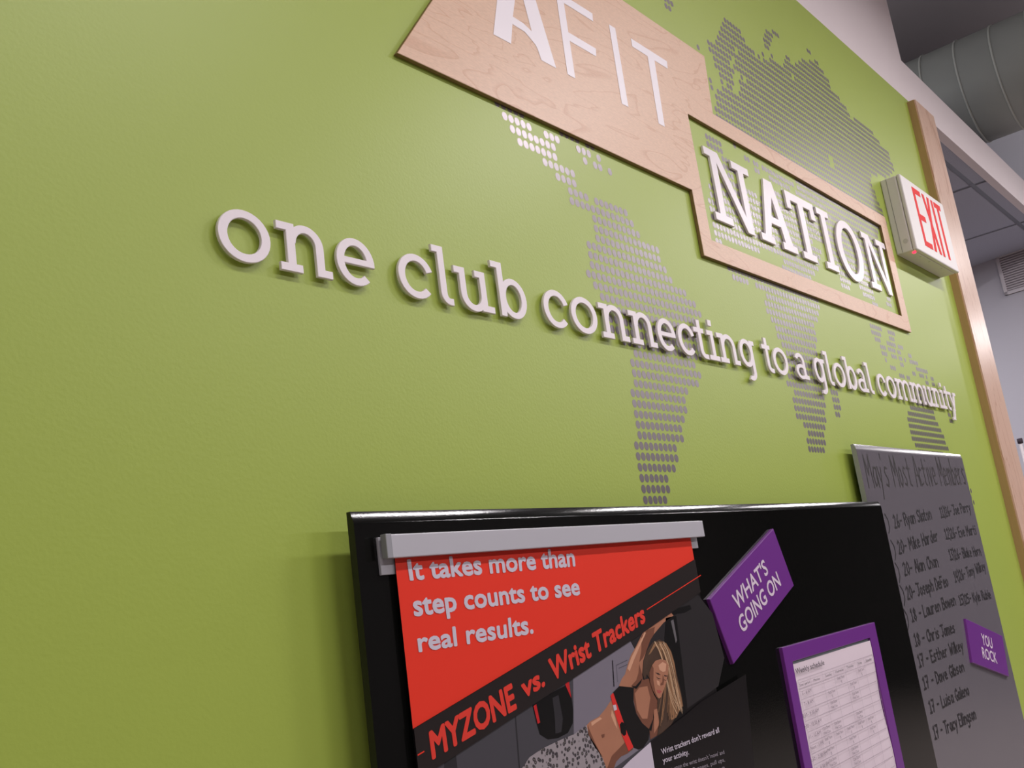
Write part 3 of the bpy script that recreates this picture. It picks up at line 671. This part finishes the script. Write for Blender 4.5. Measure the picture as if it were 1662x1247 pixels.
box('poster_paper', QX0, QX1, -QT, -QT + .0005, QZ0, QZ1, pdk, po)
PP = lambda c, pts, t: [wp(*q, t) for q in crop(*c, pts)]
t = QT + .0002
dl = wp(672, 1183, t)[1]; dr = wp(1132, 908, t)[1]
sl = (dr - dl) / (QX1 - QX0); D = lambda x, o=0.0: dl + sl * (x - QX0) + o
flat('red_field', [[(QX0, D(QX0)), (QX1, D(QX1)), (QX1, QZ1), (QX0, QZ1)]], t, red, po)
c8 = (800, 960, 400, 1662)
# photograph printed on the poster
LOW = -.055 - (dl - D(QX0))
bl1 = PP(c8, [(0, 940)], t)[0]; bl2 = PP(c8, [(925, 335)], t)[0]; sb = (bl2[1] - bl1[1]) / (bl2[0] - bl1[0]); LB = lambda x: bl1[1] + sb * (x - bl1[0])
xr = bl2[0]
flat('printed_room', [[(QX0, QZ0 + .3), (xr + .03, QZ0 + .3), (xr + .03, LB(xr) - .002), (xr, LB(xr)), (QX0, LB(QX0))]], t + .0001, mat('printed_grey', (72, 70, 76), rough=.35), po)
flat('printed_wall_light', [PP(c8, [(540, 590), (925, 335), (960, 400), (1010, 620), (1010, 1050), (820, 1192), (560, 1192), (545, 980)], t)], t + .0002, mat('printed_lilac_grey', (122, 116, 128), rough=.35), po)
for pq in (PP(c8, [(-330, 1150), (-250, 1100), (-240, 1192), (-330, 1192)], t), stroke(PP(c8, [(150, 840), (178, 1192)], t), .002)[0], stroke(PP(c8, [(805, 470), (815, 640)], t), .002)[0]): flat('printed_line', [pq], t + .0002, mat('printed_line', (40, 38, 42)), po)
flat('printed_locker', [q for q in stroke(PP(c8, [(830, 500), (905, 465)], t), .001) + stroke(PP(c8, [(830, 500), (840, 610)], t), .001) + stroke(PP(c8, [(848, 520), (905, 495)], t), .001)], t + .0003, mat('printed_line2', (84, 80, 90)), po)
fig = empty('printed_person'); fig.parent = po
def pr_poly(name, m, *polys, lift=.0003): return flat(name, [PP(c8, p, t) for p in polys], t + lift, m, po)
pr_poly('printed_right_room', mat('printed_charcoal', (44, 41, 43), rough=.35), [(925, 335), (1090, 180), (1380, 20), (1480, 150), (1560, 450), (1520, 640), (1300, 800), (1060, 1000), (1000, 600)], lift=.00015)
pr_poly('printed_bag', mat('printed_black', (22, 21, 22), rough=.3), [(265, 770), (300, 735), (500, 630), (528, 700), (540, 800), (538, 890), (505, 955), (440, 990), (370, 1000), (315, 965), (290, 880)])
pr_poly('printed_bag_sheen', mat('printed_bag_grey', (52, 50, 54), rough=.3), [(400, 720), (440, 700), (470, 860), (460, 950), (420, 960), (415, 850)], lift=.0004)
pr_poly('printed_red_trim', mat('printed_red', (190, 40, 44), rough=.35), [(272, 775), (290, 762), (316, 885), (300, 895)], lift=.0005)
pr_poly('printed_red_trim', mat('printed_red', ()), [(482, 622), (510, 606), (526, 722), (512, 690)], lift=.0005)
pr_poly('printed_far_bag', mat('printed_black', ()), [(1165, 180), (1235, 165), (1275, 480), (1312, 800), (1200, 900), (1180, 600), (1150, 400)], lift=.0003)
pr_poly('printed_bag_edge', mat('printed_grey2', (96, 92, 96)), [(1198, 200), (1216, 190), (1240, 330), (1232, 350)], lift=.0004)
skin = mat('printed_skin', (168, 116, 92), rough=.35, noise=.12, nscale=30); skin_d = mat('printed_skin_shade', (118, 76, 60), rough=.35); skin_l = mat('printed_skin_light', (206, 156, 128), rough=.35)
pr_poly('printed_torso', skin, [(630, 905), (655, 878), (715, 845), (760, 790), (795, 735), (850, 860), (900, 1000), (945, 1065), (905, 1095), (862, 1115), (830, 1150), (815, 1192), (760, 1192), (735, 1130), (680, 1040), (645, 970)])
pr_poly('printed_torso_shade', skin_d, [(905, 1000), (945, 1065), (905, 1095), (862, 1115), (830, 1150), (815, 1192), (770, 1192), (800, 1110), (850, 1060)], [(728, 968), (752, 962), (750, 985), (735, 990)], [(640, 900), (648, 930), (690, 1030), (740, 1120), (720, 1100), (672, 1030), (642, 965)], lift=.0004)
pr_poly('printed_torso_light', skin_l, [(800, 800), (822, 850), (838, 930), (820, 900), (795, 840)], [(660, 885), (720, 850), (735, 860), (690, 890), (665, 910)], lift=.0004)
pr_poly('printed_arm', skin, [(848, 640), (868, 590), (890, 560), (912, 480), (930, 430), (965, 370), (1000, 300), (1022, 258), (1090, 205), (1160, 165), (1202, 146), (1216, 164), (1150, 212), (1084, 290), (1060, 330), (1034, 400), (1012, 470), (1005, 560), (1010, 600), (955, 650)])
pr_poly('printed_arm_shade', skin_d, [(1000, 300), (1040, 262), (1090, 240), (1084, 290), (1060, 330), (1034, 400), (1010, 450), (985, 480), (1000, 400)], [(985, 490), (1005, 560), (1010, 600), (955, 648), (930, 640), (965, 600), (980, 550)], lift=.0004)
pr_poly('printed_arm_light', skin_l, [(905, 520), (930, 450), (965, 380), (1005, 310), (1020, 275), (1030, 280), (985, 380), (950, 460), (920, 540)], lift=.0005)
pr_poly('printed_glove', mat('printed_black', ()), [(1202, 146), (1250, 112), (1300, 100), (1328, 92), (1338, 120), (1290, 145), (1240, 152), (1216, 164)], lift=.0004)
pr_poly('printed_chest', skin_d, [(948, 655), (1000, 600), (1050, 590), (1085, 700), (1110, 740), (1085, 860), (1062, 940), (1010, 900), (965, 820), (948, 740)], [(1075, 720), (1125, 780), (1140, 900), (1130, 960), (1060, 1000), (1055, 935)])
pr_poly('printed_chest_light', skin, [(955, 690), (985, 650), (1040, 640), (1060, 720), (1040, 860), (1005, 860), (970, 800)], [(1085, 800), (1110, 790), (1120, 900), (1085, 960)], lift=.0004)
pr_poly('printed_crop_top', mat('printed_top_black', (20, 17, 18), rough=.4), [(850, 640), (812, 678), (803, 700), (835, 820), (880, 950), (935, 1050), (980, 1068), (1012, 1054), (1048, 1000), (1056, 935), (1005, 890), (965, 825), (946, 745), (948, 650)], [(930, 640), (960, 640), (1005, 590), (995, 620), (965, 660)], [(1050, 930), (1080, 860), (1078, 820), (1084, 850), (1066, 945)], lift=.0005)
pr_poly('printed_strap', mat('printed_strap_red', (216, 52, 48), rough=.35), [(790, 705), (808, 684), (860, 830), (905, 960), (945, 1052), (912, 1078), (870, 975), (828, 850)], lift=.0006)
pr_poly('printed_strap_light', mat('printed_strap_white', (196, 180, 190)), [(806, 770), (826, 764), (834, 798), (814, 808)], lift=.0007)
pr_poly('printed_sensor', mat('printed_black', ()), [(852, 900), (866, 880), (882, 890), (896, 930), (896, 965), (880, 978), (862, 955)], lift=.0007)
hair = mat('printed_hair', (74, 56, 46), rough=.4, noise=.3, nscale=60); hair_l = mat('printed_hair_gold', (146, 108, 78), rough=.4, noise=.3, nscale=90)
pr_poly('printed_hair_dark', hair, [(1075, 345), (1120, 325), (1160, 345), (1195, 395), (1220, 470), (1240, 570), (1270, 700), (1282, 775), (1240, 830), (1200, 900), (1135, 960), (1105, 975), (1120, 880), (1105, 790), (1110, 740), (1060, 600), (1035, 560), (1022, 600), (1008, 560), (1012, 470), (1035, 400)], lift=.0006)
pr_poly('printed_hair_light', hair_l, [(1130, 340), (1165, 350), (1200, 410), (1222, 490), (1236, 590), (1262, 690), (1278, 775), (1240, 800), (1236, 850), (1200, 870), (1180, 760), (1205, 640), (1196, 500), (1160, 420), (1110, 380)], [(1085, 350), (1110, 345), (1060, 420), (1045, 430)], [(1235, 800), (1262, 775), (1246, 830), (1236, 845)], lift=.0007)
pr_poly('printed_face', skin, [(1070, 500), (1092, 470), (1125, 458), (1160, 466), (1182, 500), (1176, 560), (1168, 610), (1150, 660), (1132, 712), (1118, 724), (1098, 712), (1075, 670), (1055, 610), (1052, 550)], lift=.0008)
pr_poly('printed_face_shade', skin_d, [(1070, 500), (1080, 520), (1078, 600), (1092, 680), (1110, 720), (1098, 712), (1075, 670), (1055, 610), (1052, 550)], [(1142, 560), (1152, 600), (1146, 632), (1128, 636), (1126, 625), (1138, 612)], lift=.0009)
pr_poly('printed_face_light', skin_l, [(1112, 500), (1140, 478), (1165, 490), (1160, 540), (1142, 545), (1120, 530)], [(1100, 600), (1120, 610), (1122, 640), (1105, 630)], lift=.0009)
pr_poly('printed_features', mat('printed_brow', (58, 40, 36)), [(1090, 548), (1112, 552), (1128, 566), (1108, 562)], [(1094, 574), (1110, 586), (1130, 590), (1112, 594)], [(1150, 566), (1172, 570), (1170, 576), (1152, 573)], [(1148, 594), (1160, 600), (1168, 596), (1158, 604)], lift=.0010)
pr_poly('printed_lips', mat('printed_lip', (168, 84, 78)), [(1100, 668), (1116, 666), (1136, 676), (1120, 690), (1106, 684)], lift=.0010)
for tone, cnt, off in (('dark', 26, 0), ('gold', 26, 1), ('pale', 12, 2)):
    P = []
    for k in range(cnt):
        f = random.random(); s0 = (1085 + 70 * f, 338 + 20 * random.random()); s1 = (1170 + 55 * f, 430 + 60 * random.random()); s2 = (1150 + 95 * f, 640 + 60 * random.random()); s3 = (1110 + 165 * f, 800 + 110 * random.random() * (1.2 - f))
        if off == 2: s3 = (1235 + 45 * f, 760 + 70 * random.random())
        pts = []
        for q in range(9):
            u = q / 8; w = (1 - u) ** 3, 3 * u * (1 - u) ** 2, 3 * u * u * (1 - u), u ** 3
            pts.append((sum(c * p[0] for c, p in zip(w, (s0, s1, s2, s3))), sum(c * p[1] for c, p in zip(w, (s0, s1, s2, s3)))))
        P += stroke(PP(c8, pts, t), .0008 if off < 2 else .0005)
    flat('printed_hair_strands', P, t + .00072 + off * .00002, mat('printed_hair_' + tone, ((54, 40, 34), (172, 130, 88), (214, 182, 148))[off], rough=.4), po, 'stuff')
# patterned leggings
leg = bpy.data.materials.new('printed_leopard'); leg.use_nodes = True; nt = leg.node_tree; b = nt.nodes['Principled BSDF']; b.inputs['Roughness'].default_value = .4
tc = nt.nodes.new('ShaderNodeTexCoord'); vo = nt.nodes.new('ShaderNodeTexVoronoi'); vo.inputs['Scale'].default_value = 200; nt.links.new(tc.outputs['Object'], vo.inputs['Vector'])
cr = nt.nodes.new('ShaderNodeValToRGB'); e = cr.color_ramp.elements; e[0].position = .0; e[0].color = (*lin((150, 142, 132)), 1); e[1].position = .22; e[1].color = (*lin((46, 42, 48)), 1)
q = e.new(.36); q.color = (*lin((60, 54, 60)), 1); q = e.new(.48); q.color = (*lin((150, 142, 146)), 1)
nt.links.new(vo.outputs['Distance'], cr.inputs['Fac']); nt.links.new(cr.outputs['Color'], b.inputs['Base Color'])
pr_poly('printed_leggings', leg, [(190, 1200), (245, 1120), (330, 1062), (460, 1000), (545, 965), (600, 925), (630, 903), (645, 970), (690, 1040), (740, 1130), (765, 1200), (740, 1400), (100, 1400)], lift=.0004)
pr_poly('printed_dark_lower', pdk, [(1058, 1010), (1130, 960), (1300, 830), (1400, 745), (1700, 560), (1800, 1600), (1180, 1600), (1085, 1192)], lift=.0011)
pr_poly('printed_white_corner', mat('printed_pale', (196, 186, 200)), [(860, 1200), (920, 1140), (1058, 1018), (1090, 1230), (1110, 1400), (700, 1400)], lift=.0012)
# diagonal black band over the photograph
flat('black_band', [[(QX0, D(QX0)), (QX0, LB(QX0)), (xr, LB(xr)), (xr + .02, LB(xr + .02)), (QX1, D(QX1) - .045), (QX1, D(QX1))]], t + .0013, pblk, po)
K7 = (540, 800, 600, 1662)
def K(pts): return [wp(*q, t) for q in crop(*K7, pts)]
def quad(s, pts): return (s, *K(pts))
words('headline', [quad('It takes more than', [(348, 392), (1088, 328), (335, 305), (1080, 250)]), quad('step counts to see', [(368, 553), (1110, 457), (356, 462), (1100, 385)]),
                   quad('real results.', [(388, 714), (900, 630), (378, 632), (893, 550)])], t + .0004, pink_w, po, bold=.05)
words('band_title', [quad('MYZONE', [(445, 1195), (820, 968), (430, 1080), (798, 862)]), quad('vs.', [(855, 922), (948, 866), (838, 840), (940, 780)]),
                     quad('Wrist Trackers', [(985, 845), (1400, 580), (965, 755), (1388, 502)])], t + .0016, mat('band_red', (222, 60, 48), rough=.35), po, bold=.055)
flat('band_rule', stroke(K([(1408, 526), (1650, 372)]), .0012) + stroke(K([(378, 1180), (405, 1164)]), .0012), t + .0016, red, po)
c9 = (1040, 1100, 220, 1662)
def K9(s, pts): return (s, *[wp(*q, t) for q in crop(*c9, pts)])
words('body_heading', [K9("Wrist trackers don't reward all", [(248, 946), (950, 672), (232, 880), (938, 608)]), K9('your activity.', [(262, 1050), (578, 942), (248, 988), (562, 882)])], t + .0016, pink_w, po, bold=.02)
words('body_text', [K9("Worn upon the wrist doesn't 'move' and", [(262, 1180), (1015, 935), (252, 1128), (1003, 888)]), K9('count all of it. Burpees, pull ups,', [(275, 1270), (1020, 1028), (265, 1222), (1010, 980)]), K9('more all the same', [(290, 1370), (1020, 1120), (280, 1320), (1008, 1075)])], t + .0016, mat('small_print', (150, 142, 152)), po)
bpy.data.objects.remove(fig)
# ------------------------------------------------------------------ put every origin where its thing stands
bpy.context.view_layer.update()
def shift(o, c):
    if o.type == 'MESH':
        if o.data.users == 1: o.data.transform(Matrix.Translation(-c))
for o in [x for x in COL.objects if x.parent is None and x.type in ('MESH', 'EMPTY')]:
    parts = [o] + [x for x in COL.objects if x.parent is o]
    ps_ = [v.co for p in parts if p.type == 'MESH' for v in p.data.vertices]
    if not ps_: continue
    lo = Vector([min(v[i] for v in ps_) for i in range(3)]); hi = Vector([max(v[i] for v in ps_) for i in range(3)])
    c = Vector(((lo.x + hi.x) / 2, hi.y if hi.y < .2 else (lo.y + hi.y) / 2, lo.z))
    for p in parts: shift(p, c)
    o.location = c
